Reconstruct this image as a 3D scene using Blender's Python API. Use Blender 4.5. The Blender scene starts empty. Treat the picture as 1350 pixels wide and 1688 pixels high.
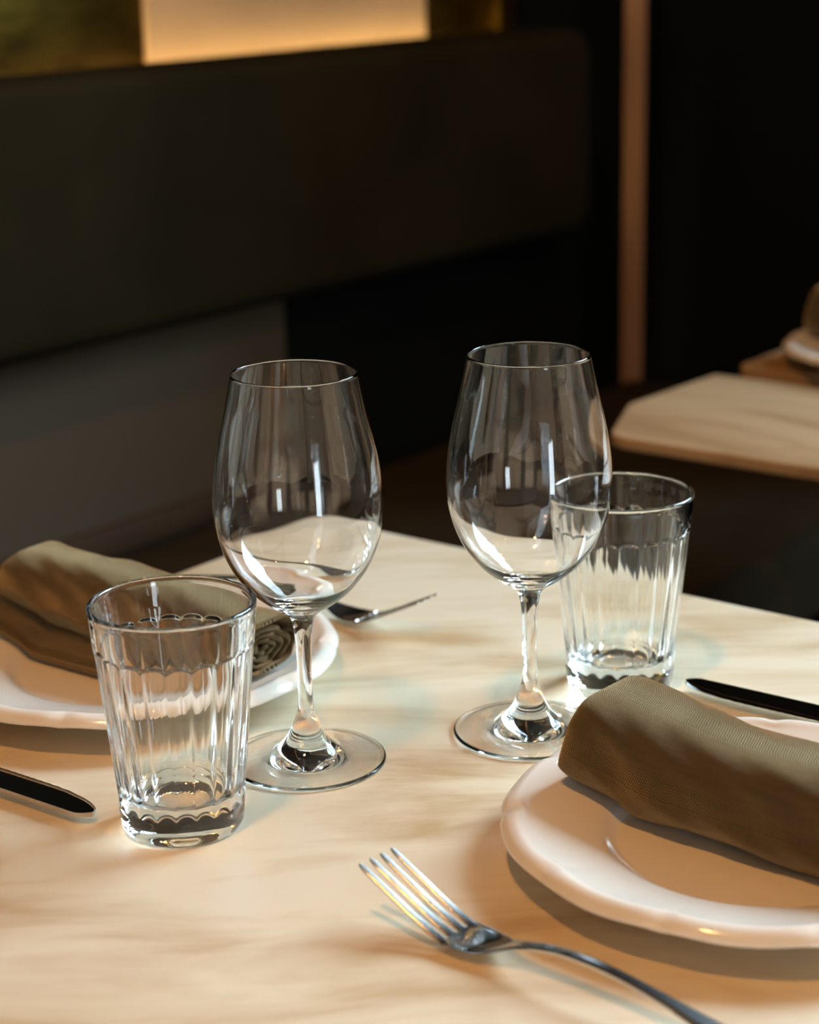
import bpy, math, random
from mathutils import Matrix, Vector

random.seed(7)
C = bpy.context.scene
COL = C.collection
PI = math.pi

# ------------------------------------------------------------------ camera
# Room axes: X runs away from the bench wall, Y runs along the bench, Z up.
TZ = 0.75                                   # table top height
cam_d = bpy.data.cameras.new('camera')
cam = bpy.data.objects.new('camera', cam_d)
COL.objects.link(cam)
TH, PITCH, ROLL, CAMH, FPX = 0.907324, 0.285276, -0.01997, 0.438254, 3348.66
_D1 = (math.cos(TH), math.sin(TH)); _D2 = (math.sin(TH), -math.cos(TH))
def _toroom(v):
    return Vector((v[0]*_D2[0]+v[1]*_D2[1], v[0]*_D1[0]+v[1]*_D1[1], v[2]))
_f = Vector((0, math.cos(PITCH), -math.sin(PITCH)))
_x = Vector((1, 0, 0)); _u = Vector((0, math.sin(PITCH), math.cos(PITCH)))
_x2 = math.cos(ROLL)*_x + math.sin(ROLL)*_u
_u2 = -math.sin(ROLL)*_x + math.cos(ROLL)*_u
M = Matrix.Identity(4)
for i, a in enumerate((_toroom(_x2), _toroom(_u2), -_toroom(_f))):
    for j in range(3): M[j][i] = a[j]
M[0][3], M[1][3], M[2][3] = 0.0, 0.0, TZ + CAMH
cam.matrix_world = M
cam_d.sensor_fit = 'HORIZONTAL'; cam_d.sensor_width = 24.0
cam_d.lens = FPX/1350*24.0
cam_d.clip_start = 0.02; cam_d.clip_end = 60
cam_d.dof.use_dof = True
cam_d.dof.focus_distance = 1.05
cam_d.dof.aperture_fstop = 5.6
C.camera = cam

# ------------------------------------------------------------------ light
C.view_settings.view_transform = 'Standard'
C.view_settings.look = 'None'
C.view_settings.exposure = 0.0
C.view_settings.gamma = 1.0
C.view_settings.use_curve_mapping = False
w = bpy.data.worlds.new('world'); C.world = w; w.use_nodes = True
w.node_tree.nodes['Background'].inputs[0].default_value = (0.6, 0.45, 0.3, 1)
w.node_tree.nodes['Background'].inputs[1].default_value = 0.02
cy = C.cycles
cy.max_bounces = 20; cy.transmission_bounces = 20; cy.glossy_bounces = 8; cy.diffuse_bounces = 4
cy.transparent_max_bounces = 8
cy.caustics_reflective = True; cy.caustics_refractive = True
cy.blur_glossy = 0.0
cy.sample_clamp_indirect = 0.0
cy.use_denoising = True

def look_at(o, target):
    d = Vector(target) - o.location
    o.rotation_euler = d.to_track_quat('-Z', 'Y').to_euler()
def area(name, loc, target, sx, sy, power, col):
    d = bpy.data.lights.new(name, 'AREA'); d.shape = 'RECTANGLE'; d.size = sx; d.size_y = sy
    d.energy = power; d.color = col
    o = bpy.data.objects.new(name, d); COL.objects.link(o); o.location = loc; look_at(o, target); return o
def point(name, loc, power, col, r=0.035):
    d = bpy.data.lights.new(name, 'POINT'); d.energy = power; d.color = col; d.shadow_soft_size = r
    o = bpy.data.objects.new(name, d); COL.objects.link(o); o.location = loc; return o
# daylight through the tall window at the far end of the room
area('daylight_far_window', (0.70, 5.26, TZ+2.85), (0.70, 0.0, TZ+2.85), 2.8, 3.3, 840, (0.62, 0.85, 1.0))
# daylight through the low glazed door opposite the table
area('daylight_low_window', (2.26, -0.40, TZ+0.085), (0.0, -0.40, TZ+0.085), 0.46, 1.05, 16, (0.80, 0.92, 1.0))
# daylight behind the half-height curtains
area('daylight_behind_curtain', (0.2, -2.08, TZ+0.25), (0.2, 0, TZ+0.25), 3.3, 0.9, 52, (1.0, 0.90, 0.76))
area('daylight_behind_curtain', (2.28, 1.35, TZ+0.25), (0, 1.35, TZ+0.25), 1.5, 0.9, 20, (1.0, 0.90, 0.76))
# warm ceiling spots
WARM = (1.0, 0.45, 0.12)
def az_pos(base, az, el, dist):
    a = math.radians(az)
    v = _toroom((math.cos(a)*dist, math.sin(a)*dist, math.tan(math.radians(el))*dist))
    return (base[0]+v.x, base[1]+v.y, base[2]+v.z)
_b = _toroom((0.1648, 0.8921, 0)); _b = (_b.x, _b.y, TZ)
point('warm_spot', az_pos(_b, -125, 68, 0.90), 96, WARM, 0.08)
point('warm_spot', az_pos(_b, -130, 40, 2.3), 12, WARM, 0.08)
for k in range(3):
    point('warm_spot', (0.9, 1.4+1.3*k, TZ+2.3), 10, WARM)

# ------------------------------------------------------------------ material helpers
def mat(name, col=(0.5, 0.5, 0.5), rough=0.5, metal=0.0, spec=0.5, trans=0.0, ior=1.45, **kw):
    m = bpy.data.materials.new(name); m.use_nodes = True
    b = m.node_tree.nodes['Principled BSDF']
    b.inputs['Base Color'].default_value = (*col, 1)
    b.inputs['Roughness'].default_value = rough
    b.inputs['Metallic'].default_value = metal
    b.inputs['Specular IOR Level'].default_value = spec
    b.inputs['Transmission Weight'].default_value = trans
    b.inputs['IOR'].default_value = ior
    for k, v in kw.items(): b.inputs[k.replace('_', ' ')].default_value = v
    return m
def nn(m, t, **kw):
    n = m.node_tree.nodes.new(t)
    for k, v in kw.items():
        if k.startswith('i_'): n.inputs[k[2:].replace('_', ' ')].default_value = v
        else: setattr(n, k, v)
    return n
def lk(m, a, ai, b, bi): m.node_tree.links.new(a.outputs[ai], b.inputs[bi])
def bsdf(m): return m.node_tree.nodes['Principled BSDF']
def ramp(m, stops):
    r = nn(m, 'ShaderNodeValToRGB'); cr = r.color_ramp
    while len(cr.elements) < len(stops): cr.elements.new(0.5)
    for e, (p, c) in zip(cr.elements, stops): e.position = p; e.color = (*c, 1)
    return r
def noisy(name, c1, c2, scale=8, rough=0.6, stretch=(1, 1, 1), bump=0.0, bscale=60, rot=0.0, detail=4, coord='Object', **kw):
    """two-tone mottled material with optional fine relief"""
    m = mat(name, c1, rough, **kw)
    tc = nn(m, 'ShaderNodeTexCoord'); mp = nn(m, 'ShaderNodeMapping')
    mp.inputs['Scale'].default_value = stretch; mp.inputs['Rotation'].default_value = (0, 0, rot)
    lk(m, tc, coord, mp, 'Vector')
    n = nn(m, 'ShaderNodeTexNoise', i_Scale=scale, i_Detail=detail, i_Distortion=0.4)
    lk(m, mp, 'Vector', n, 'Vector')
    r = ramp(m, [(0.3, c1), (0.7, c2)]); lk(m, n, 'Fac', r, 'Fac'); lk(m, r, 'Color', bsdf(m), 'Base Color')
    if bump:
        n2 = nn(m, 'ShaderNodeTexNoise', i_Scale=bscale, i_Detail=3); lk(m, tc, coord, n2, 'Vector')
        bp = nn(m, 'ShaderNodeBump', i_Strength=bump, i_Distance=0.002)
        lk(m, n2, 'Fac', bp, 'Height'); lk(m, bp, 'Normal', bsdf(m), 'Normal')
    return m

def wood_mat(name, rot, light, mid, dark, rough=0.3):
    m = mat(name, mid, rough, spec=0.5)
    tc = nn(m, 'ShaderNodeTexCoord')
    mp0 = nn(m, 'ShaderNodeMapping'); mp0.inputs['Rotation'].default_value = (0, 0, rot)
    lk(m, tc, 'Object', mp0, 'Vector')
    # slow waviness so that the figure drifts
    nw = nn(m, 'ShaderNodeTexNoise', i_Scale=3.0, i_Detail=2); lk(m, mp0, 'Vector', nw, 'Vector')
    mx = nn(m, 'ShaderNodeVectorMath', operation='MULTIPLY_ADD')
    mx.inputs[1].default_value = (0.05, 0.10, 0); lk(m, nw, 'Color', mx, 0); lk(m, mp0, 'Vector', mx, 2)
    mpa = nn(m, 'ShaderNodeMapping'); mpa.inputs['Scale'].default_value = (4.5, 15, 1); lk(m, mx, 'Vector', mpa, 'Vector')
    na = nn(m, 'ShaderNodeTexNoise', i_Scale=1.2, i_Detail=5, i_Roughness=0.55, i_Distortion=0.5); lk(m, mpa, 'Vector', na, 'Vector')
    mpb = nn(m, 'ShaderNodeMapping'); mpb.inputs['Scale'].default_value = (9, 120, 1); lk(m, mx, 'Vector', mpb, 'Vector')
    nb = nn(m, 'ShaderNodeTexNoise', i_Scale=1.0, i_Detail=4, i_Roughness=0.6); lk(m, mpb, 'Vector', nb, 'Vector')
    add = nn(m, 'ShaderNodeMath', operation='MULTIPLY_ADD'); add.inputs[1].default_value = 0.16
    lk(m, nb, 'Fac', add, 0); lk(m, na, 'Fac', add, 2)
    r = ramp(m, [(0.38, dark), (0.52, mid), (0.64, light), (0.8, light)])
    lk(m, add, 'Value', r, 'Fac'); lk(m, r, 'Color', bsdf(m), 'Base Color')
    rr = nn(m, 'ShaderNodeMapRange'); rr.inputs['From Min'].default_value = 0.4; rr.inputs['From Max'].default_value = 0.8
    rr.inputs['To Min'].default_value = rough+0.08; rr.inputs['To Max'].default_value = rough-0.03
    lk(m, add, 'Value', rr, 'Value'); lk(m, rr, 'Result', bsdf(m), 'Roughness')
    bp = nn(m, 'ShaderNodeBump', i_Strength=0.12, i_Distance=0.0006)
    lk(m, nb, 'Fac', bp, 'Height'); lk(m, bp, 'Normal', bsdf(m), 'Normal')
    return m

def cloth_mat(name, c1, c2, su=740.0, sv=740.0):
    """woven linen: UVs are in metres, threads cross at right angles with slubs"""
    m = mat(name, c1, 0.95, spec=0.15)
    b = bsdf(m); b.inputs['Sheen Weight'].default_value = 1.0; b.inputs['Sheen Roughness'].default_value = 0.35
    b.inputs['Sheen Tint'].default_value = (1.0, 0.72, 0.38, 1)
    tc = nn(m, 'ShaderNodeTexCoord')
    nz = nn(m, 'ShaderNodeTexNoise', i_Scale=130, i_Detail=3); lk(m, tc, 'UV', nz, 'Vector')
    mx = nn(m, 'ShaderNodeVectorMath', operation='MULTIPLY_ADD'); mx.inputs[1].default_value = (0.0008, 0.0008, 0)
    lk(m, nz, 'Color', mx, 0); lk(m, tc, 'UV', mx, 2)
    sep = nn(m, 'ShaderNodeSeparateXYZ'); lk(m, mx, 'Vector', sep, 'Vector')
    def sine(ch, k):
        a = nn(m, 'ShaderNodeMath', operation='MULTIPLY'); a.inputs[1].default_value = k; lk(m, sep, ch, a, 0)
        s = nn(m, 'ShaderNodeMath', operation='SINE'); lk(m, a, 'Value', s, 0); return s
    a, c = sine('X', 2*PI*su), sine('Y', 2*PI*sv)
    mul = nn(m, 'ShaderNodeMath', operation='MULTIPLY'); lk(m, a, 'Value', mul, 0); lk(m, c, 'Value', mul, 1)
    r = ramp(m, [(0.0, c2), (1.0, c1)])
    mr = nn(m, 'ShaderNodeMapRange'); mr.inputs['From Min'].default_value = -1; lk(m, mul, 'Value', mr, 'Value')
    n3 = nn(m, 'ShaderNodeTexNoise', i_Scale=40, i_Detail=4)
    mp3 = nn(m, 'ShaderNodeMapping'); mp3.inputs['Scale'].default_value = (1, 6, 1); lk(m, tc, 'UV', mp3, 'Vector'); lk(m, mp3, 'Vector', n3, 'Vector')
    mix = nn(m, 'ShaderNodeMath', operation='MULTIPLY_ADD'); mix.inputs[1].default_value = 0.35
    sub = nn(m, 'ShaderNodeMath', operation='SUBTRACT'); sub.inputs[1].default_value = 0.5
    lk(m, n3, 'Fac', sub, 0); lk(m, sub, 'Value', mix, 0); lk(m, mr, 'Result', mix, 2)
    lk(m, mix, 'Value', r, 'Fac'); lk(m, r, 'Color', b, 'Base Color')
    bp = nn(m, 'ShaderNodeBump', i_Strength=0.8, i_Distance=0.0006)
    lk(m, mix, 'Value', bp, 'Height'); lk(m, bp, 'Normal', b, 'Normal')
    return m

TABLE_ROT = -math.atan2(0.6157, 0.788)
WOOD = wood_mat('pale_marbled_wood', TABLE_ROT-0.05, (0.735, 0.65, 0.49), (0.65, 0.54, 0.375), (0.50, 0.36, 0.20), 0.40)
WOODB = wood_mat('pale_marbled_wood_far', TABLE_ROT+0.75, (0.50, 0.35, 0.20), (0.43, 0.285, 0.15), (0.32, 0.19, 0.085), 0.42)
BASE_METAL = noisy('black_cast_iron', (0.015, 0.014, 0.013), (0.03, 0.028, 0.025), 30, 0.5, bump=0.2)
GLASS = mat('clear_glass', (1, 1, 1), 0.0, trans=1.0, ior=1.5)
TGLASS = mat('clear_pressed_glass', (0.985, 0.995, 0.99), 0.0, trans=1.0, ior=1.5)
PORC = noisy('white_glazed_porcelain', (0.80, 0.76, 0.69), (0.83, 0.79, 0.72), 20, 0.10, bump=0.02, bscale=25, spec=0.5)
PORC.node_tree.nodes['Bump'].inputs['Strength'].default_value = 0.0
STEEL = noisy('satin_steel', (0.66, 0.65, 0.64), (0.74, 0.73, 0.72), 40, 0.20, stretch=(1, 8, 1), metal=1.0)
STEELB = noisy('polished_blade_steel', (0.60, 0.59, 0.58), (0.66, 0.65, 0.64), 40, 0.10, stretch=(1, 8, 1), metal=1.0)
LINEN = cloth_mat('olive_brown_linen', (0.145, 0.105, 0.050), (0.007, 0.0045, 0.002))
LINEN_END = cloth_mat('olive_brown_linen_fold', (0.15, 0.115, 0.062), (0.035, 0.024, 0.012))
VELVET = noisy('dark_olive_velvet', (0.019, 0.017, 0.0095), (0.027, 0.024, 0.014), 5, 1.0, bump=0.3, bscale=300, spec=0.0)
SEATV = noisy('dark_brown_velvet', (0.032, 0.024, 0.015), (0.045, 0.034, 0.021), 6, 1.0, bump=0.3, bscale=300, spec=0.0)
PANEL = noisy('taupe_painted_panel', (0.095, 0.078, 0.058), (0.110, 0.092, 0.068), 3, 0.8, spec=0.1)
LEDGE = noisy('brown_wood_ledge', (0.045, 0.024, 0.011), (0.06, 0.034, 0.016), 10, 0.7, stretch=(6, 1, 6))
BLACK = noisy('black_painted_wall', (0.006, 0.008, 0.008), (0.009, 0.011, 0.011), 3, 1.0, spec=0.0)
OLIVEW = noisy('olive_textured_wallcovering', (0.055, 0.036, 0.006), (0.15, 0.10, 0.014), 7, 0.38, metal=1.0, stretch=(1, 2, 5), bump=0.25, bscale=80)
CREAM = noisy('cream_wall_panel', (0.56, 0.46, 0.32), (0.64, 0.54, 0.38), 4, 0.8, spec=0.1, bump=0.15, bscale=120)
POST = noisy('rose_brown_trim_paint', (0.30, 0.19, 0.13), (0.34, 0.22, 0.15), 4, 0.7, spec=0.1)
FLOORM = noisy('dark_floor_boards', (0.004, 0.0032, 0.0026), (0.009, 0.0065, 0.005), 4, 0.9, stretch=(1, 8, 1), spec=0.02)
CEILM = noisy('dark_ceiling_paint', (0.05, 0.045, 0.04), (0.06, 0.052, 0.045), 3, 0.8)
REARM = noisy('brown_rear_wall_paint', (0.16, 0.12, 0.085), (0.20, 0.15, 0.11), 3, 0.7)

# ------------------------------------------------------------------ mesh helpers
def link(name, verts, faces, m, parent=None, smooth=True, uvs=None, sharp=None):
    me = bpy.data.meshes.new(name)
    me.from_pydata([tuple(v) for v in verts], [], faces)
    if uvs:
        ul = me.uv_layers.new(name='UVMap')
        for p in me.polygons:
            for li, vi in zip(p.loop_indices, p.vertices): ul.data[li].uv = uvs[vi]
    me.validate(); me.update()
    for p in me.polygons: p.use_smooth = smooth
    if smooth and sharp is not None:
        me.set_sharp_from_angle(angle=math.radians(sharp))
    me.materials.append(m)
    o = bpy.data.objects.new(name, me); COL.objects.link(o)
    if parent: o.parent = parent
    return o
def empty(name, loc, rz=0.0):
    o = bpy.data.objects.new(name, None); COL.objects.link(o)
    o.location = loc; o.rotation_euler = (0, 0, rz); o.empty_display_size = 0.05; return o
def tag(o, label=None, cat=None, group=None, kind=None):
    if label: o['label'] = label
    if cat: o['category'] = cat
    if group: o['group'] = group
    if kind: o['kind'] = kind
    return o
def bevelled_box(name, lo, hi, m, parent=None, r=0.003, seg=2):
    import bmesh
    bm = bmesh.new(); bmesh.ops.create_cube(bm, size=1.0)
    for v in bm.verts:
        v.co = Vector([(lo[i]+hi[i])/2 + v.co[i]*(hi[i]-lo[i]) for i in range(3)])
    if r > 0:
        bmesh.ops.bevel(bm, geom=bm.edges[:], offset=r, segments=seg, profile=0.5, affect='EDGES')
    me = bpy.data.meshes.new(name); bm.to_mesh(me); bm.free()
    for p in me.polygons: p.use_smooth = True
    me.set_sharp_from_angle(angle=math.radians(40)); me.materials.append(m)
    o = bpy.data.objects.new(name, me); COL.objects.link(o)
    if parent: o.parent = parent
    return o
def prism(name, outline, z0, z1, m, parent=None, r=0.002):
    import bmesh
    bm = bmesh.new()
    vs = [bm.verts.new((x, y, z1)) for x, y in outline]
    f = bm.faces.new(vs)
    if f.normal.z < 0: f.normal_flip()
    ret = bmesh.ops.extrude_face_region(bm, geom=[f])
    for v in [g for g in ret['geom'] if isinstance(g, bmesh.types.BMVert)]: v.co.z = z0
    bmesh.ops.recalc_face_normals(bm, faces=bm.faces[:])
    hor = [e for e in bm.edges if abs(e.verts[0].co.z - e.verts[1].co.z) < 1e-6]
    bmesh.ops.bevel(bm, geom=hor, offset=r, segments=3, profile=0.5, affect='EDGES')
    me = bpy.data.meshes.new(name); bm.to_mesh(me); bm.free()
    for p in me.polygons: p.use_smooth = True
    me.set_sharp_from_angle(angle=math.radians(35)); me.materials.append(m)
    o = bpy.data.objects.new(name, me); COL.objects.link(o)
    if parent: o.parent = parent
    return o
def rounded_rect(x0, y0, x1, y1, rad, n=8, cut=None):
    """corner order: (x1,y1),(x0,y1),(x0,y0),(x1,y0)"""
    rads = rad if isinstance(rad, (list, tuple)) else [rad]*4
    out = []
    cs = [((x1, y1), 0, (-1, -1)), ((x0, y1), 90, (1, -1)), ((x0, y0), 180, (1, 1)), ((x1, y0), 270, (-1, 1))]
    for (c, a0, s), r in zip(cs, rads):
        cx, cy = c[0]+s[0]*r, c[1]+s[1]*r
        for k in range(n+1):
            a = math.radians(a0 + 90*k/n); out.append((cx+r*math.cos(a), cy+r*math.sin(a)))
    return out
def catmull(pts, n):
    """dense smooth profile through the given 2D points"""
    out = []
    P = [pts[0]] + list(pts) + [pts[-1]]
    for i in range(1, len(P)-2):
        p0, p1, p2, p3 = P[i-1], P[i], P[i+1], P[i+2]
        for k in range(n):
            t = k/n
            out.append(tuple(0.5*((2*p1[j]) + (-p0[j]+p2[j])*t + (2*p0[j]-5*p1[j]+4*p2[j]-p3[j])*t*t
                                  + (-p0[j]+3*p1[j]-3*p2[j]+p3[j])*t**3) for j in range(2)))
    out.append(tuple(pts[-1])); return out
def lathe(name, prof, seg, m, parent=None, rfun=None, sharp=None, loc=None):
    """prof: (r,z) from the outside bottom upward; r==0 ends close on the axis; rfun(r,z,a)->(r,z)"""
    verts, rings, faces = [], [], []
    for r, z in prof:
        if r < 1e-7:
            rings.append([len(verts)]); verts.append((0, 0, z)); continue
        ring = []
        for k in range(seg):
            a = 2*PI*k/seg; rr, zz = (r, z) if rfun is None else rfun(r, z, a)
            ring.append(len(verts)); verts.append((rr*math.cos(a), rr*math.sin(a), zz))
        rings.append(ring)
    for A, B in zip(rings, rings[1:]):
        if len(A) == 1 and len(B) == 1: continue
        for k in range(seg):
            k2 = (k+1) % seg
            if len(A) == 1: faces.append((A[0], B[k2], B[k]))
            elif len(B) == 1: faces.append((A[k], A[k2], B[0]))
            else: faces.append((A[k], A[k2], B[k2], B[k]))
    o = link(name, verts, faces, m, parent, True, sharp=sharp)
    if loc: o.location = loc
    return o

# ------------------------------------------------------------------ the room
WL = -1.76          # bench wall plane
WR = 2.20           # window wall opposite
YN, YF = -2.00, 5.2
ZC = 5.6
def st(o): return tag(o, kind='structure')
st(bevelled_box('floor', (WL-0.2, YN-0.2, -0.1), (WR+0.2, YF+0.2, 0.0), FLOORM, r=0))
st(bevelled_box('ceiling', (WL-0.2, YN-0.2, ZC), (WR+0.2, YF+0.2, ZC+0.1), CEILM, r=0))
st(bevelled_box('wall_left', (WL-0.12, YN, 0), (WL, YF, ZC), BLACK, r=0))
def wall_with_openings(name, axis, pos, thick, a0, a1, openings, m):
    """wall in plane axis=pos, built as boxes round its openings, one mesh"""
    import bmesh
    bm = bmesh.new()
    def bx(alo, ahi, zlo, zhi):
        if ahi-alo < 1e-4 or zhi-zlo < 1e-4: return
        res = bmesh.ops.create_cube(bm, size=1.0)
        for v in res['verts']:
            a = (alo+ahi)/2+v.co.x*(ahi-alo); t = pos+thick*(v.co.y+0.5); z = (zlo+zhi)/2+v.co.z*(zhi-zlo)
            v.co = Vector((t, a, z)) if axis == 'x' else Vector((a, t, z))
    cur = a0
    for (p, q, zl, zh) in sorted(openings):
        bx(cur, p, 0, ZC); bx(p, q, 0, zl); bx(p, q, zh, ZC); cur = q
    bx(cur, a1, 0, ZC)
    bmesh.ops.recalc_face_normals(bm, faces=bm.faces[:])
    me = bpy.data.meshes.new(name); bm.to_mesh(me); bm.free(); me.materials.append(m)
    o = bpy.data.objects.new(name, me); COL.objects.link(o); return st(o)
wall_with_openings('wall_right', 'x', WR, 0.05, YN, YF, [(-0.64, -0.16, TZ-0.45, TZ+0.62), (0.58, 2.12, TZ-0.20, TZ+0.72)], REARM)
wall_with_openings('wall_near', 'y', YN, -0.05, WL, WR, [(-1.50, -0.66, TZ-0.20, TZ+0.72), (-0.38, 0.66, TZ-0.20, TZ+0.72), (0.99, 1.90, TZ-0.20, TZ+0.72)], REARM)
wall_with_openings('wall_far', 'y', YF, 0.05, WL, WR, [(-0.70, 2.10, TZ+1.2, TZ+4.5)], BLACK)
st(bevelled_box('wall_divider', (WL, 2.90, 0), (-0.50, 2.95, ZC), BLACK, r=0))
def window(name, axis, pos, a0, a1, z0, z1, nbars):
    e = st(empty(name, (pos, (a0+a1)/2, z0) if axis == 'x' else ((a0+a1)/2, pos, z0)))
    def fr(nm, alo, ahi, zl, zh):
        lo = (pos-0.02, alo, zl) if axis == 'x' else (alo, pos-0.02, zl)
        hi = (pos+0.02, ahi, zh) if axis == 'x' else (ahi, pos+0.02, zh)
        o = bevelled_box(nm, lo, hi, BASE_METAL, None, 0.002)
        o.parent = e; o.matrix_parent_inverse = Matrix.Translation(-e.location)
    fr('frame_rail', a0, a1, z0, z0+0.04); fr('frame_rail', a0, a1, z1-0.04, z1)
    fr('frame_stile', a0, a0+0.04, z0, z1); fr('frame_stile', a1-0.04, a1, z0, z1)
    for k in range(nbars):
        c = a0+(a1-a0)*(k+1)/(nbars+1); fr('mullion', c-0.02, c+0.02, z0, z1)
window('window_1', 'y', YF+0.02, -0.70, 2.10, TZ+1.2, TZ+4.5, 1)
window('window_2', 'x', WR+0.02, -0.64, -0.16, TZ-0.45, TZ+0.62, 0)
window('window_3', 'x', WR+0.02, 0.58, 2.12, TZ-0.20, TZ+0.72, 1)
for _n, (_a, _b) in enumerate(((-1.50, -0.66), (-0.38, 0.66), (0.99, 1.90))):
    window('window_%d' % (_n+4), 'y', YN-0.02, _a, _b, TZ-0.20, TZ+0.72, 1)

# curtain drawn over the middle window behind the camera
CURT = mat('sheer_grey_brown_curtain', (0.42, 0.36, 0.29), 0.9, spec=0.1)
_tr = nn(CURT, 'ShaderNodeBsdfTranslucent'); _tr.inputs['Color'].default_value = (0.5, 0.42, 0.33, 1)
_mx = nn(CURT, 'ShaderNodeMixShader'); _mx.inputs[0].default_value = 0.5
lk(CURT, bsdf(CURT), 0, _mx, 1); lk(CURT, _tr, 0, _mx, 2)
lk(CURT, _mx, 0, CURT.node_tree.nodes['Material Output'], 'Surface')
def curtain(axis, pos, a0, a1, seed, label):
    verts, faces = [], []; N = 160
    for i in range(N+1):
        t = i/N; a = a0+(a1-a0)*t
        d = pos+0.030*math.sin(a*2*PI*8+2*math.sin(a*5+seed))+0.012*math.sin(a*2*PI*19+seed)
        for z in (TZ-0.24, TZ+0.74): verts.append((d, a, z) if axis == 'x' else (a, d, z))
    for i in range(N): faces.append((2*i, 2*i+2, 2*i+3, 2*i+1))
    tag(link('curtain', verts, faces, CURT), label, 'curtain')
curtain('y', YN+0.07, -1.55, -0.62, 0.3, 'half-height curtain behind the camera nearest the bench wall')
curtain('y', YN+0.07, -0.42, 0.70, 1.3, 'half-height curtain in the middle of the window behind the camera')
curtain('y', YN+0.07, 0.95, 1.95, 2.1, 'half-height curtain behind the camera farthest from the bench')
curtain('x', WR-0.07, 0.60, 2.15, 4.1, 'half-height curtain on the wall opposite the bench')

# wall finishes above the bench cushion
def wallpanel(name, y0, y1, z0, z1, th, m, lab=None):
    o = bevelled_box(name, (WL, y0, z0), (WL+th, y1, z1), m, None, 0.0015); return st(o)
wallpanel('trim_1', 0.3, 1.748, TZ+0.12, TZ+0.40, 0.012, OLIVEW)
wallpanel('trim_2', 1.750, 2.290, TZ+0.12, TZ+0.42, 0.016, CREAM)
wallpanel('trim_3', 2.292, 2.442, TZ+0.12, TZ+0.40, 0.012, OLIVEW)
wallpanel('trim_4', 2.444, 2.486, TZ+0.12, TZ+0.40, 0.030, OLIVEW)
# slim upright trim right of the bench
st(bevelled_box('trim_5', (-1.679, 2.70, 0), (-1.6425, 2.706, ZC), POST, None, 0.003, 3))

# ------------------------------------------------------------------ bench
bench = empty('banquette_bench', (-1.34, 1.2, 0))
tag(bench, 'long dark olive velvet bench along the wall with an upholstered back', 'bench')
def par(o, p):
    o.parent = p; o.matrix_parent_inverse = Matrix.Translation(-p.location); return o
SZ = TZ-0.266
par(bevelled_box('seat_base', (-1.67, -0.6, 0.0), (-1.12, 2.68, SZ-0.112), BLACK, None, 0.004), bench)
par(bevelled_box('seat_cushion', (-1.655, -0.6, SZ-0.11), (-1.02, 2.69, SZ), SEATV, None, 0.02, 4), bench)
bp_ = par(bevelled_box('back_panel', (-1.70, -0.6, SZ-0.10), (-1.665, 1.885, TZ+0.06), PANEL, None, 0.002), bench)
par(bevelled_box('back_panel', (-1.70, 1.887, SZ-0.10), (-1.665, 2.56, TZ+0.06), BLACK, None, 0.002), bench)['label'] = 'black lower back panel'
par(bevelled_box('wood_ledge', (-1.664, -0.6, SZ+0.001), (-1.650, 1.885, SZ+0.035), LEDGE, None, 0.002), bench)['label'] = 'brown wooden ledge behind the seat'
# upholstered back: rounded pad, closed with soft corners at its right end
def pad(name, y0, y1, z0, z1, x0, x1, rad, m):
    outl = rounded_rect(y0, z0, y1, z1, rad, 10)
    import bmesh
    bm = bmesh.new(); vs = [bm.verts.new((x1, a, b)) for a, b in outl]; f = bm.faces.new(vs)
    ret = bmesh.ops.extrude_face_region(bm, geom=[f])
    for v in [g for g in ret['geom'] if isinstance(g, bmesh.types.BMVert)]: v.co.x = x0
    bmesh.ops.recalc_face_normals(bm, faces=bm.faces[:])
    ed = [e for e in bm.edges if abs(e.verts[0].co.x-x1) < 1e-6 and abs(e.verts[1].co.x-x1) < 1e-6]
    bmesh.ops.bevel(bm, geom=ed, offset=0.022, segments=6, profile=0.5, affect='EDGES')
    me = bpy.data.meshes.new(name); bm.to_mesh(me); bm.free()
    for p in me.polygons: p.use_smooth = True
    me.set_sharp_from_angle(angle=math.radians(50)); me.materials.append(m)
    o = bpy.data.objects.new(name, me); COL.objects.link(o); return o
par(pad('back_cushion', -0.6, 2.50, TZ-0.006, TZ+0.283, -1.695, -1.60, [0.045, 0.02, 0.02, 0.045], VELVET), bench)
# hidden light strip glowing up the wall behind the cushion
LEDM = mat('warm_light_strip', (1, 0.7, 0.35), 0.5)
bsdf(LEDM).inputs['Emission Color'].default_value = (1.0, 0.60, 0.25, 1)
bsdf(LEDM).inputs['Emission Strength'].default_value = 60
tag(bevelled_box('light_strip', (-1.733, 0.2, TZ+0.215), (-1.722, 2.48, TZ+0.221), LEDM, None, 0.001),
    'warm light strip hidden behind the top of the bench back', 'light')

# ------------------------------------------------------------------ tables
def table_base(root, cx, cyy, top):
    prof = catmull([(0.0, 0.0), (0.21, 0.0), (0.215, 0.006), (0.205, 0.014), (0.10, 0.022), (0.045, 0.034), (0.034, 0.06)], 4)
    b = lathe('base_plate', [(r, z) for r, z in prof], 48, BASE_METAL, root); b.location = (cx, cyy, 0)
    c = lathe('column', [(0.034, 0.055), (0.034, top-0.045), (0.05, top-0.03), (0.16, top-0.012), (0.16, top), (0, top)], 32, BASE_METAL, root, sharp=40)
    c.location = (cx, cyy, 0)
t1 = empty('dining_table', (-0.61, 0.79, 0))
tag(t1, 'pale marbled wood dining table set with the two wine glasses', 'table')
outl = rounded_rect(-0.963, 0.42, -0.25, 1.127, [0.012, 0.022, 0.012, 0.012], 6)
par(prism('tabletop', outl, TZ-0.028, TZ, WOOD), t1)
table_base(t1, 0.0, 0.0, TZ-0.029)

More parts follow.
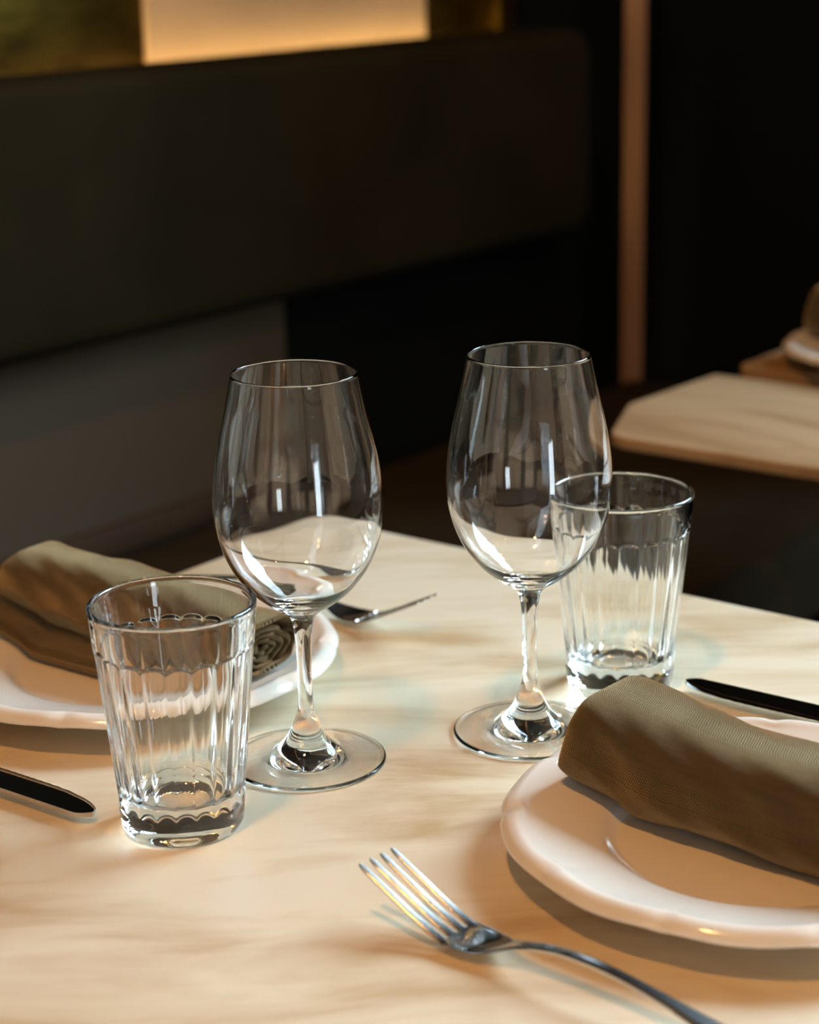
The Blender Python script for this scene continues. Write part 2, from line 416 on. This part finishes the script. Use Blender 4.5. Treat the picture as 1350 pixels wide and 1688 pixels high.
t2 = empty('dining_table', (-0.61, 1.9, 0))
tag(t2, 'pale wood table standing behind the right tumbler at the right edge, with clipped leaf', 'table')
LEAF = [(-0.905, 1.463), (-0.25, 1.463), (-0.25, 1.729), (-0.966, 1.729), (-0.970, 1.576), (-0.966, 1.565), (-0.928, 1.478), (-0.920, 1.468)]
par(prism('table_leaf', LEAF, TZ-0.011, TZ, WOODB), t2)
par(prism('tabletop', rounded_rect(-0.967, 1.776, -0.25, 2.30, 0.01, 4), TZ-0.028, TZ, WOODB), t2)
par(bevelled_box('hinge_rail', (-0.90, 1.66, TZ-0.055), (-0.32, 1.82, TZ-0.03), BASE_METAL, None, 0.003), t2)
table_base(t2, 0.0, 0.0, TZ-0.029)

# ------------------------------------------------------------------ wine glasses
def wine_glass():
    root = empty('wine_glass', (0, 0, 0))
    outer = [(0.0040, 0.0500), (0.0040, 0.0560), (0.0042, 0.0660), (0.0048, 0.0740), (0.0056, 0.0790), (0.0070, 0.0830),
             (0.0115, 0.0868), (0.0180, 0.0910), (0.0250, 0.0966), (0.0300, 0.1020), (0.0354, 0.1095), (0.0396, 0.1180),
             (0.0426, 0.1270), (0.0444, 0.1365), (0.0449, 0.1455), (0.0443, 0.1560), (0.0427, 0.1680), (0.0404, 0.1800),
             (0.0380, 0.1900), (0.0352, 0.2030), (0.0328, 0.2143)]
    bowl_out = catmull(outer, 5)
    # split: stem below z=.079, bowl above
    isplit = min(range(len(bowl_out)), key=lambda i: abs(bowl_out[i][1]-0.0800))
    inner = [(0.0, 0.0898), (0.0050, 0.0900), (0.0110, 0.0918), (0.0180, 0.0950), (0.0250, 0.0998), (0.0300, 0.1050), (0.0349, 0.1118), (0.0388, 0.1196),
             (0.0417, 0.1280), (0.0434, 0.1370), (0.0439, 0.1455), (0.0433, 0.1560), (0.0417, 0.1680), (0.0394, 0.1800),
             (0.0371, 0.1900), (0.0343, 0.2030), (0.0319, 0.2141)]
    inn = catmull(inner, 5)
    rim = [(0.0327, 0.2147), (0.03235, 0.2150), (0.0320, 0.2147)]
    lathe('bowl', bowl_out[isplit:] + rim + inn[::-1], 128, GLASS, root)
    low = [(0.0256, 0.0042), (0.0190, 0.0062), (0.0145, 0.0096), (0.0112, 0.0138), (0.0086, 0.0185), (0.0066, 0.0235), (0.0047, 0.0295), (0.0040, 0.0360), (0.0039, 0.0430), (0.0040, 0.0500)]
    lw = catmull(low, 5)
    j = min(range(len(lw)), key=lambda i: abs(lw[i][1]-0.0145))
    lathe('stem', lw[j:-1] + bowl_out[:isplit+1], 96, GLASS, root)
    foot = [(0.0, 0.0014), (0.020, 0.0011), (0.036, 0.0004), (0.0395, 0.0), (0.0414, 0.0001), (0.0424, 0.0006), (0.0427, 0.0013), (0.0424, 0.0020), (0.0414, 0.0024), (0.0340, 0.0030), (0.0256, 0.0042)]
    ft = catmull(foot, 4)
    lathe('foot', ft[:-1] + lw[:j+1], 128, GLASS, root)
    return root
def dup_tree(root, name=None):
    r = root.copy(); COL.objects.link(r)
    for ch in root.children:
        c = ch.copy(); COL.objects.link(c); c.parent = r
        for g in ch.children:
            d = g.copy(); COL.objects.link(d); d.parent = c
    return r
def fitpos(x, y, z=TZ):
    v = _toroom((x, y, 0)); return (v.x, v.y, z)
g1 = wine_glass(); g1.location = fitpos(-0.0579, 1.0195, TZ+0.0002)
g2 = dup_tree(g1); g2.location = fitpos(0.0647, 1.0539, TZ+0.0002); g2.rotation_euler.z = 1.1
tag(g1, 'stemmed wine glass left of the other, standing by the folded-napkin plate at left', 'wine glass', 'empty wine glasses on the front table')
tag(g2, 'stemmed wine glass further right, overlapping the far tumbler', 'wine glass', 'empty wine glasses on the front table')

# ------------------------------------------------------------------ tumblers
def tumbler():
    root = empty('tumbler', (0, 0, 0))
    H, RT, RB, NF = 0.1189, 0.0418, 0.0302, 20
    ZS, ZL = 0.0145, 0.0985
    def R(z): return RB+(RT-RB)*(z/H)**0.92
    def fl(r, z, a):
        t = (a*NF/(2*PI)) % 1.0; s = abs(2*t-1)            # s=1 on the rib between flutes
        arch = ZL - 0.0022*s**3
        top = min(1, max(0, (arch-z)/0.0022)); top = top*top*(3-2*top)
        bot = min(1, max(0, (z-ZS-0.001)/0.004)); bot = bot*bot*(3-2*bot)
        d = 0.0004 + 0.0009*(1-s*s)
        return r-d*top*bot, z
    SEG = NF*14
    outb = [(0.0, 0.0046), (0.010, 0.0042), (0.018, 0.0030), (0.024, 0.0010), (0.0265, 0.0002), (0.0280, 0.0), (0.0292, 0.0005), (0.0300, 0.0018), (R(0.004)+0.0002, 0.0040),
            (R(0.008)+0.0003, 0.0080), (R(0.0125)+0.0003, 0.0125), (R(ZS)-0.0001, ZS)]
    def blocks(r, z, a):
        t = (a*NF/(2*PI)) % 1.0; s = abs(2*t-1)
        k = max(0.0, 1-abs(z-0.008)/0.006) if r > 0.028 else 0
        return r-0.00012*s*s*k, z
    lathe('base', catmull(outb, 3), SEG, TGLASS, root, rfun=blocks)
    zs = [ZS+(ZL-0.007-ZS)*(k/26) for k in range(27)] + [ZL-0.007+0.0095*k/22 for k in range(1, 23)]
    outer = [(R(z)-(0.0001 if z <= ZS+1e-6 else 0), z) for z in zs]
    outer += [(R(z), z) for z in (0.1035, 0.107, 0.110, 0.113)]
    outer += [(0.0414, 0.1150), (0.0418, 0.1168), (0.0416, 0.1182), (0.0408, 0.1189), (0.0398, 0.1187), (0.0391, 0.1178), (0.0389, 0.1162)]
    def RI(z): return 0.0255+(0.0388-0.0255)*((z-0.020)/(0.116-0.020))**0.9
    inn = [(RI(z), z) for z in (0.110, 0.100, 0.090, 0.080, 0.070, 0.060, 0.050, 0.040, 0.032, 0.027)]
    inn += [(0.0257, 0.0225), (0.0236, 0.0192), (0.0200, 0.0178), (0.012, 0.0170), (0.0, 0.0166)]
    def infl(r, z, a):
        if z > 0.1 or z < 0.03: return r, z
        t = (a*NF/(2*PI)) % 1.0; s = abs(2*t-1)
        k = min(1, (z-0.03)/0.01)*min(1, max(0, (0.098-z)/0.008))
        return r-0.00035*(1-s*s)*k, z
    def rf(r, z, a):
        return fl(r, z, a) if r > R(z)-0.0012 else infl(r, z, a)
    zi = catmull(inn, 4)
    verts = outer+zi
    lathe('body', verts, SEG, TGLASS, root, rfun=lambda r, z, a: fl(r, z, a) if any(abs(r-q[0]) < 1e-9 and abs(z-q[1]) < 1e-9 for q in (outer[:50])) else infl(r, z, a))
    return root
tm1 = tumbler(); tm1.location = fitpos(-0.1174, 0.9425, TZ+0.0002); tm1.rotation_euler.z = 0.05
tm2 = dup_tree(tm1); tm2.location = fitpos(0.1220, 1.1238, TZ+0.0002); tm2.rotation_euler.z = 0.2
tag(tm1, 'fluted water tumbler at left, nearest the camera, in front of the left plate', 'tumbler', 'fluted water tumblers')
tag(tm2, 'fluted water tumbler behind the right wine glass and the rolled napkin', 'tumbler', 'fluted water tumblers')

# ------------------------------------------------------------------ plates
def plate():
    NL = 11
    def rf(r, z, a):
        if r < 0.088: return r, z
        k = (r-0.088)/(0.1245-0.088); k = min(1, k)
        ph = a*NL/(2*PI)
        # pointed scallops: a small cusp between soft lobes
        t = (ph % 1.0); c = abs(2*t-1)
        cusp = c**6
        return r*(1-0.012*k*k*cusp) , z + k*k*(0.0008*math.cos(2*PI*ph) - 0.0017*cusp)
    def rf2(r, z, a):
        rr, zz = rf(r, z, a)
        # the inner line of the rolled lip wanders more than the outer edge
        b = max(0.0, 1-abs(r-0.1165)/0.006)
        ph = a*NL/(2*PI); t = (ph % 1.0); c = abs(2*t-1)
        return rr - 0.0030*b*c**5, zz
    prof = catmull([(0.0, 0.0065), (0.040, 0.0066), (0.064, 0.0070), (0.0695, 0.0079), (0.0745, 0.0112), (0.0790, 0.0134), (0.088, 0.0158), (0.100, 0.0188),
                    (0.110, 0.0218), (0.1150, 0.0236), (0.1180, 0.0240), (0.1212, 0.0229), (0.1236, 0.0208), (0.1246, 0.0190), (0.1240, 0.0180),
                    (0.1205, 0.0192), (0.116, 0.0198), (0.105, 0.0166), (0.090, 0.0120), (0.078, 0.0085), (0.071, 0.0042), (0.0685, 0.0010),
                    (0.0670, 0.0), (0.0650, 0.0008), (0.0640, 0.0030), (0.040, 0.0034), (0.0, 0.0034)], 5)
    return lathe('dinner_plate', prof, 240, PORC, rfun=rf2)
p1 = plate(); p1.location = fitpos(0.1648, 0.8921, TZ+0.0002); p1.rotation_euler.z = 0.287
p2 = p1.copy(); COL.objects.link(p2); p2.location = fitpos(-0.1687, 1.1499, TZ+0.0002); p2.rotation_euler.z = 0.043
p3 = p1.copy(); COL.objects.link(p3); p3.location = (-0.822, 1.862, TZ+0.0002); p3.rotation_euler.z = 0.3
tag(p1, 'white scalloped plate in the right foreground beside the fork', 'plate', 'white scalloped plates')
tag(p2, 'white scalloped plate at left behind the near tumbler', 'plate', 'white scalloped plates')
tag(p3, 'blurred white plate on the far table at the right edge', 'plate', 'white scalloped plates')

# ------------------------------------------------------------------ napkins
def vnoise(x, y, s=0):
    return (math.sin(x*1.7+s)+math.sin(y*2.3+1.3*s)+math.sin((x+y)*1.1+2.1*s)+math.sin((x-1.6*y)*2.9+s))*0.25
def superell(a, hw, hh, n=3.3):
    c, s = math.cos(a), math.sin(a)
    return (hw*math.copysign(abs(c)**(2/n), c), hh*math.copysign(abs(s)**(2/n), s))
def napkin_roll(L, hw, hh, seed, open_end, y_sag=0.0, m=LINEN, lean=0.0):
    """soft roll along local +X from 0 to L, resting on z=0; x=0 end is a closed fold"""
    verts, faces, uvs = [], [], []
    NX, NA = 70, 72
    per = 2*PI*math.sqrt((hw*hw+hh*hh)/2)
    def sect(x):
        e = x/L
        # closed end: corners pulled in over the first centimetre
        k0 = min(1.0, x/0.012); k0 = math.sqrt(max(0, 1-(1-k0)**2))
        base = 0.90+0.10*k0
        top = 1.0
        if open_end: top = 1.0
        return base*(1+0.04*math.sin(e*5+seed)), base*(1+0.05*math.sin(e*7+seed*2))
    for i in range(NX+1):
        x = L*(1-math.cos(PI*min(1, i/NX*1.0))) / 2 if False else L*i/NX
        if i < 6: x = 0.012*(i/6)**1.6
        elif True: x = 0.012+(L-0.012)*(i-6)/(NX-6)
        sx, sy = sect(x)
        for j in range(NA+1):
            a = 2*PI*j/NA
            yy, zz = superell(a, hw*sx, hh*sy)
            n = vnoise(x*55+seed, a*1.6, seed)*0.0016 + vnoise(x*18, a*0.9+seed, seed+2)*0.0022
            r = 1+n/max(hw, hh)
            yy *= r; zz *= r
            zz += hh + y_sag*math.sin(PI*x/L)
            yy += lean*(zz-hh)
            xo = 0.0
            if i < 6: xo = -0.0
            # the closed end slopes: upper edge sits further along
            xx = x + (0.012*(zz/(2*hh))*max(0, 1-x/0.06))
            verts.append((xx, yy, zz)); uvs.append((x, a/(2*PI)*per))
    W = NA+1
    for i in range(NX):
        for j in range(NA): faces.append((i*W+j, (i+1)*W+j, (i+1)*W+j+1, i*W+j+1))
    # closed end cap
    c = len(verts); verts.append((sum(verts[j][0] for j in range(NA))/NA-0.001, 0, hh)); uvs.append((0, 0))
    for j in range(NA): faces.append((c, j, j+1))
    if not open_end:
        c2 = len(verts); verts.append((L, 0, hh)); uvs.append((L, 0)); o_ = NX*W
        for j in range(NA): faces.append((c2, o_+j+1, o_+j))
    return verts, faces, uvs
def spiral_sheet(x0, x1, hw, hh, turns, seed, th=0.0016):
    """rolled layers showing at the open end"""
    verts, faces, uvs = [], [], []
    N = int(64*turns)
    s = 0.0
    for i in range(N+1):
        t = i/N; a = -PI*0.3 + 2*PI*turns*t
        k = 0.92*(1-t*0.86)
        yy, zz = superell(a, hw*k, hh*k, 2.3)
        zz += hh + 0.0012*math.sin(a*3+seed)*k; yy += 0.0012*math.sin(a*5+seed)
        tl = th*(1+0.3*math.sin(a*7))
        nx, nz = math.cos(a), math.sin(a)
        e = x1 - 0.004*t + 0.0012*math.sin(a*4+seed)
        for (off, xx) in ((tl, x0), (tl, e-0.001), (0, e), (-tl, e-0.001), (-tl, x0)):
            verts.append((xx, yy+nx*off, zz+nz*off)); uvs.append((xx, s))
        s += 0.004
    for i in range(N):
        for q in range(4):
            a_, b_ = i*5+q, (i+1)*5+q; faces.append((a_, a_+1, b_+1, b_))
    return verts, faces, uvs
def solidify(o, t):
    md = o.modifiers.new('solid', 'SOLIDIFY'); md.thickness = t; md.offset = -1; return o

PZ = [(0, 0.0072), (0.064, 0.0076), (0.0695, 0.0084), (0.0745, 0.0116), (0.079, 0.0138), (0.088, 0.0163), (0.100, 0.0193), (0.110, 0.0223),
      (0.115, 0.0241), (0.118, 0.0246), (0.13, 0.0246)]
def plate_z(r):
    if r >= 0.13: return 0.0246
    for a, b in zip(PZ, PZ[1:]):
        if r <= b[0]: return a[1]+(b[1]-a[1])*(r-a[0])/(b[0]-a[0])
def drape(o, origin, centre, hh, topline, rz, lift=0.0):
    """settle the soft roll onto the plate: its underside follows the plate, its crest follows topline(x)"""
    cr, sr = math.cos(rz), math.sin(rz)
    def f(x, y, z):
        wx, wy = origin[0]+cr*x-sr*y, origin[1]+sr*x+cr*y
        t = max(-0.02, min(1.05, z/(2*hh)))
        b = max(plate_z(math.hypot(wx-centre[0]+dx, wy-centre[1]+dy)) for dx in (-0.004, 0, 0.004) for dy in (-0.004, 0, 0.004)) + lift*max(0.0, min(1.0, (0.15-x)/0.04))
        return b*(1-t)+topline(x)*t + 0.0014
    for v in o.data.vertices: v.co.z = f(*v.co)
def napkin(label, origin, rz, plate_c, L, hw, hh, seed, open_end, group, topline, n=2.6, flap=None):
    v, f, u = napkin_roll(L, hw, hh, seed, open_end)
    o = link('napkin', v, f, LINEN, None, True, u, sharp=70)
    o.data.flip_normals()
    LF = 0.0115 if flap else 0.0
    drape(o, origin, plate_c, hh, topline, rz, LF)
    if open_end:
        solidify(o, 0.0022)
        v, f, u = spiral_sheet(L-0.05, L-0.002, hw-0.0035, hh-0.003, 3.2, seed)
        c = link('rolled_layers', v, f, LINEN_END, o, True, u)
        drape(c, origin, plate_c, hh, lambda x: topline(x)-0.0016, rz, LF)
    if flap:
        x0, x1, y0, y1 = flap
        vv, ff, uu = [], [], []
        NX, NY = 60, 36; T = 0.011
        loop = []
        for i in range(NX+1):
            x = x0+(x1-x0)*i/NX; row = []
            for j in range(NY+1):
                y = y0+(y1-y0)*j/NY
                row.append((x, y, 1.0, j/NY))
            for j in range(NY, -1, -1):
                y = y0+(y1-y0)*j/NY
                row.append((x, y, 0.0, j/NY))
            loop.append(row)
        cr, sr = math.cos(rz), math.sin(rz)
        for row in loop:
            for (x, y, top, jt) in row:
                wx, wy = origin[0]+cr*x-sr*y, origin[1]+sr*x+cr*y
                e = min(1, min(jt, 1-jt)/0.10, (x-x0)/0.006+0.02, (x1-x)/0.006+0.02); e = math.sqrt(max(0, 1-(1-e)**2))
                b = max(plate_z(math.hypot(wx-plate_c[0]+dx, wy-plate_c[1]+dy)) for dx in (-0.004, 0, 0.004) for dy in (-0.004, 0, 0.004))+0.0006
                h = T*(0.5+(0.5 if top else -0.5)*(0.12+0.88*e)) + (0.0012*vnoise(x*45, y*60, seed) if top else 0)
                vv.append((x, y, b+h)); uu.append((x, y if top else y+0.02))
        Wd = 2*(NY+1)
        for i in range(NX):
            for k in range(Wd):
                k2 = (k+1) % Wd; ff.append((i*Wd+k, i*Wd+k2, (i+1)*Wd+k2, (i+1)*Wd+k))
        ff.append(tuple(range(Wd))[::-1]); ff.append(tuple(NX*Wd+k for k in range(Wd)))
        link('folded_flap', vv, ff, LINEN, o, True, uu, sharp=60)
    o.location = (origin[0], origin[1], TZ); o.rotation_euler = (0, 0, rz)
    return tag(o, label, 'napkin', group)
NG = 'rolled olive linen napkins on the plates'
def lin(a, b, L, dip=0.0): return lambda x: a+(b-a)*x/L - dip*math.sin(PI*min(1, max(0, x/L)))
_pc = [p.location for p in (p1, p2, p3)]
napkin('rolled olive-brown linen napkin on the right foreground plate', (-0.522, 0.812), -0.03, _pc[0], 0.20, 0.033, 0.025, 1.0, False, NG, lin(0.0665, 0.052, 0.2, 0.003))
napkin('rolled napkin on the left plate, its coiled end towards the wine glass', (-0.946, 0.810), 0.03, _pc[1], 0.204, 0.0250, 0.0220, 2.3, True, NG,
       lin(0.066, 0.052, 0.209), flap=(-0.09, 0.135, -0.040, 0.022))
napkin('blurred rolled napkin on the far table plate at the right edge', (-0.932, 1.868), 0.0, _pc[2], 0.17, 0.030, 0.025, 3.1, False, NG, lin(0.075, 0.070, 0.17))

# ------------------------------------------------------------------ cutlery
def sweep(stations, m, name, parent):
    """stations: (x, yc, z, halfwidth, thickness, dish); rounded bar section lofted along x"""
    verts, faces = [], []
    K = 14
    for (x, yc, z, hw, th, dish) in stations:
        for k in range(K):
            t = k/(K-1)
            verts.append((x, yc+hw*(2*t-1), z + dish*(2*t-1)**2 + th*0.5*(max(0, 1-abs(2*t-1)**5))**0.5))
        for k in range(K-2, 0, -1):
            t = k/(K-1)
            verts.append((x, yc+hw*(2*t-1), z + dish*(2*t-1)**2 - th*0.5*(max(0, 1-abs(2*t-1)**5))**0.5))
    W = 2*K-2
    for i in range(len(stations)-1):
        for k in range(W):
            k2 = (k+1) % W
            faces.append((i*W+k, i*W+k2, (i+1)*W+k2, (i+1)*W+k))
    faces.append(tuple(range(W))[::-1]); n = (len(stations)-1)*W
    faces.append(tuple(n+k for k in range(W)))
    return link(name, verts, faces, m, parent, True, sharp=60)
def interp(tab, x):
    for (a, b) in zip(tab, tab[1:]):
        if x <= b[0]:
            t = (x-a[0])/(b[0]-a[0]) if b[0] > a[0] else 0
            return [a[i]+(b[i]-a[i])*t for i in range(1, len(a))]
    return list(tab[-1][1:])
def smooth_table(tab, n=6):
    cols = len(tab[0]); out = []
    for c in range(1, cols):
        cc = catmull([(r[0], r[c]) for r in tab], n)
        if not out: out = [[p[0]] for p in cc]
        for o_, p in zip(out, cc): o_.append(p[1])
    return [tuple(o_) for o_ in out]
FZ = [(0.0, 0.0270), (0.010, 0.0222), (0.020, 0.0174), (0.030, 0.0126), (0.040, 0.0082), (0.048, 0.0054), (0.056, 0.0040), (0.064, 0.0042),
      (0.074, 0.0068), (0.084, 0.0108), (0.095, 0.0140), (0.110, 0.0160), (0.130, 0.0160), (0.155, 0.0130), (0.180, 0.0085), (0.205, 0.0035), (0.212, 0.0024)]
FZs = catmull(FZ, 6)
def fz(x): return interp(FZs, x)[0]
def fork(tipz=0.0245):
    root = empty('fork', (0, 0, 0))
    hw = [(0.049, 0.01235), (0.054, 0.0127), (0.060, 0.0124), (0.067, 0.0108), (0.074, 0.0080), (0.081, 0.0052), (0.088, 0.0038), (0.095, 0.0033)]
    hws = catmull(hw, 5)
    head = [(x, 0, fz(x), h, 0.0017+0.0010*max(0, (x-0.07)/0.025), 0.0016*max(0, 1-abs(x-0.06)/0.03)) for x, h in hws]
    sweep(head, STEEL, 'head', root)
    hs = catmull([(0.0945, 0.0033), (0.105, 0.0029), (0.125, 0.0029), (0.150, 0.0032), (0.172, 0.0045), (0.192, 0.0070), (0.206, 0.0074), (0.212, 0.0035)], 6)
    sweep([(x, 0, fz(x), h, 0.0028, 0.0) for x, h in hs], STEEL, 'handle', root)
    for k in range(4):
        yr = (-1.5+k)*0.0066; yt = (-1.5+k)*0.0071
        ss = []
        for i in range(18):
            x = 0.0505*(i/17); t = x/0.0505
            h = 0.00170+0.00070*t
            if x < 0.002: h *= 0.55+0.45*x/0.002
            ss.append((x, yt+(yr-yt)*t, fz(x)+0.0004*abs(-1.5+k)*0, h, 0.0017, 0))
        ss[-1] = (0.0505, yr, fz(0.0505), 0.0026, 0.0017, 0)
        sweep(ss, STEEL, 'tine', root)
    return root
def knife():
    root = empty('table_knife', (0, 0, 0))
    verts, faces = [], []
    NX, NY = 60, 10
    # back edge straight at y=+; cutting edge curved at y=-
    LB = 0.118
    def yb(x): return 0.0098 - 0.0056*max(0, 1-x/0.009)**2.2
    def yc(x):
        t = min(1, x/0.050)
        base = 0.0040-0.0142*(1-(1-t)**2.4)**0.5
        return base
    rows = []
    for i in range(NX+1):
        x = LB*(i/NX)**1.5
        a, b = yc(x), yb(x)
        if i == 0: b = a+0.0006
        ser = 0.00022*math.sin(x*2*PI/0.0016) if 0.02 < x < 0.1 else 0
        rows.append((x, a+ser, b))
    def zt(t): return 0.0003+0.0010*min(1, t/0.18)      # half thickness: fine at the cutting edge
    zc = lambda x: 0.0052
    for (x, a, b) in rows:
        for j in range(NY+1):
            t = (j/NY)**1.5; verts.append((x, a+(b-a)*t, zc(x)+zt(t)))
        for j in range(NY, -1, -1):
            t = (j/NY)**1.5; verts.append((x, a+(b-a)*t, zc(x)-zt(t)))
    W = 2*(NY+1)
    for i in range(NX):
        for k in range(W):
            k2 = (k+1) % W; faces.append((i*W+k, i*W+k2, (i+1)*W+k2, (i+1)*W+k))
    faces.append(tuple(range(W))[::-1]); n = NX*W; faces.append(tuple(n+k for k in range(W)))
    link('blade', verts, faces, STEELB, root, True, sharp=30)
    st_ = catmull([(0.112, 0.0050), (0.120, 0.0052), (0.135, 0.0060), (0.165, 0.0078), (0.200, 0.0092), (0.222, 0.0092), (0.231, 0.0070), (0.234, 0.003)], 5)
    sweep([(x, 0.002, 0.0052, h, 0.0056 if x > 0.125 else 0.0030, 0) for x, h in st_], STEEL, 'handle', root)
    return root
f1 = fork(); f1.location = (-0.5345, 0.6540, TZ+0.0001); f1.rotation_euler.z = -0.071
f2 = dup_tree(f1); f2.location = (-0.7355, 0.9580, TZ+0.0001); f2.rotation_euler.z = PI+0.03
tag(f1, 'steel table fork in the foreground, left of the right plate', 'fork', 'steel table forks')
tag(f2, 'steel fork beyond the left wine glass, tines raised, mostly behind the left plate', 'fork', 'steel table forks')
k1 = knife(); k1.location = (-0.5590, 0.9710, TZ+0.0003); k1.rotation_euler.z = 0.02
k2 = dup_tree(k1); k2.location = (-0.7100, 0.6470, TZ+0.0003); k2.rotation_euler.z = PI+0.02
tag(k1, 'steel table knife behind the rolled napkin at right, dark blade', 'knife', 'steel table knives')
tag(k2, 'steel table knife at left in front of the left plate, tip by the tumbler', 'knife', 'steel table knives')
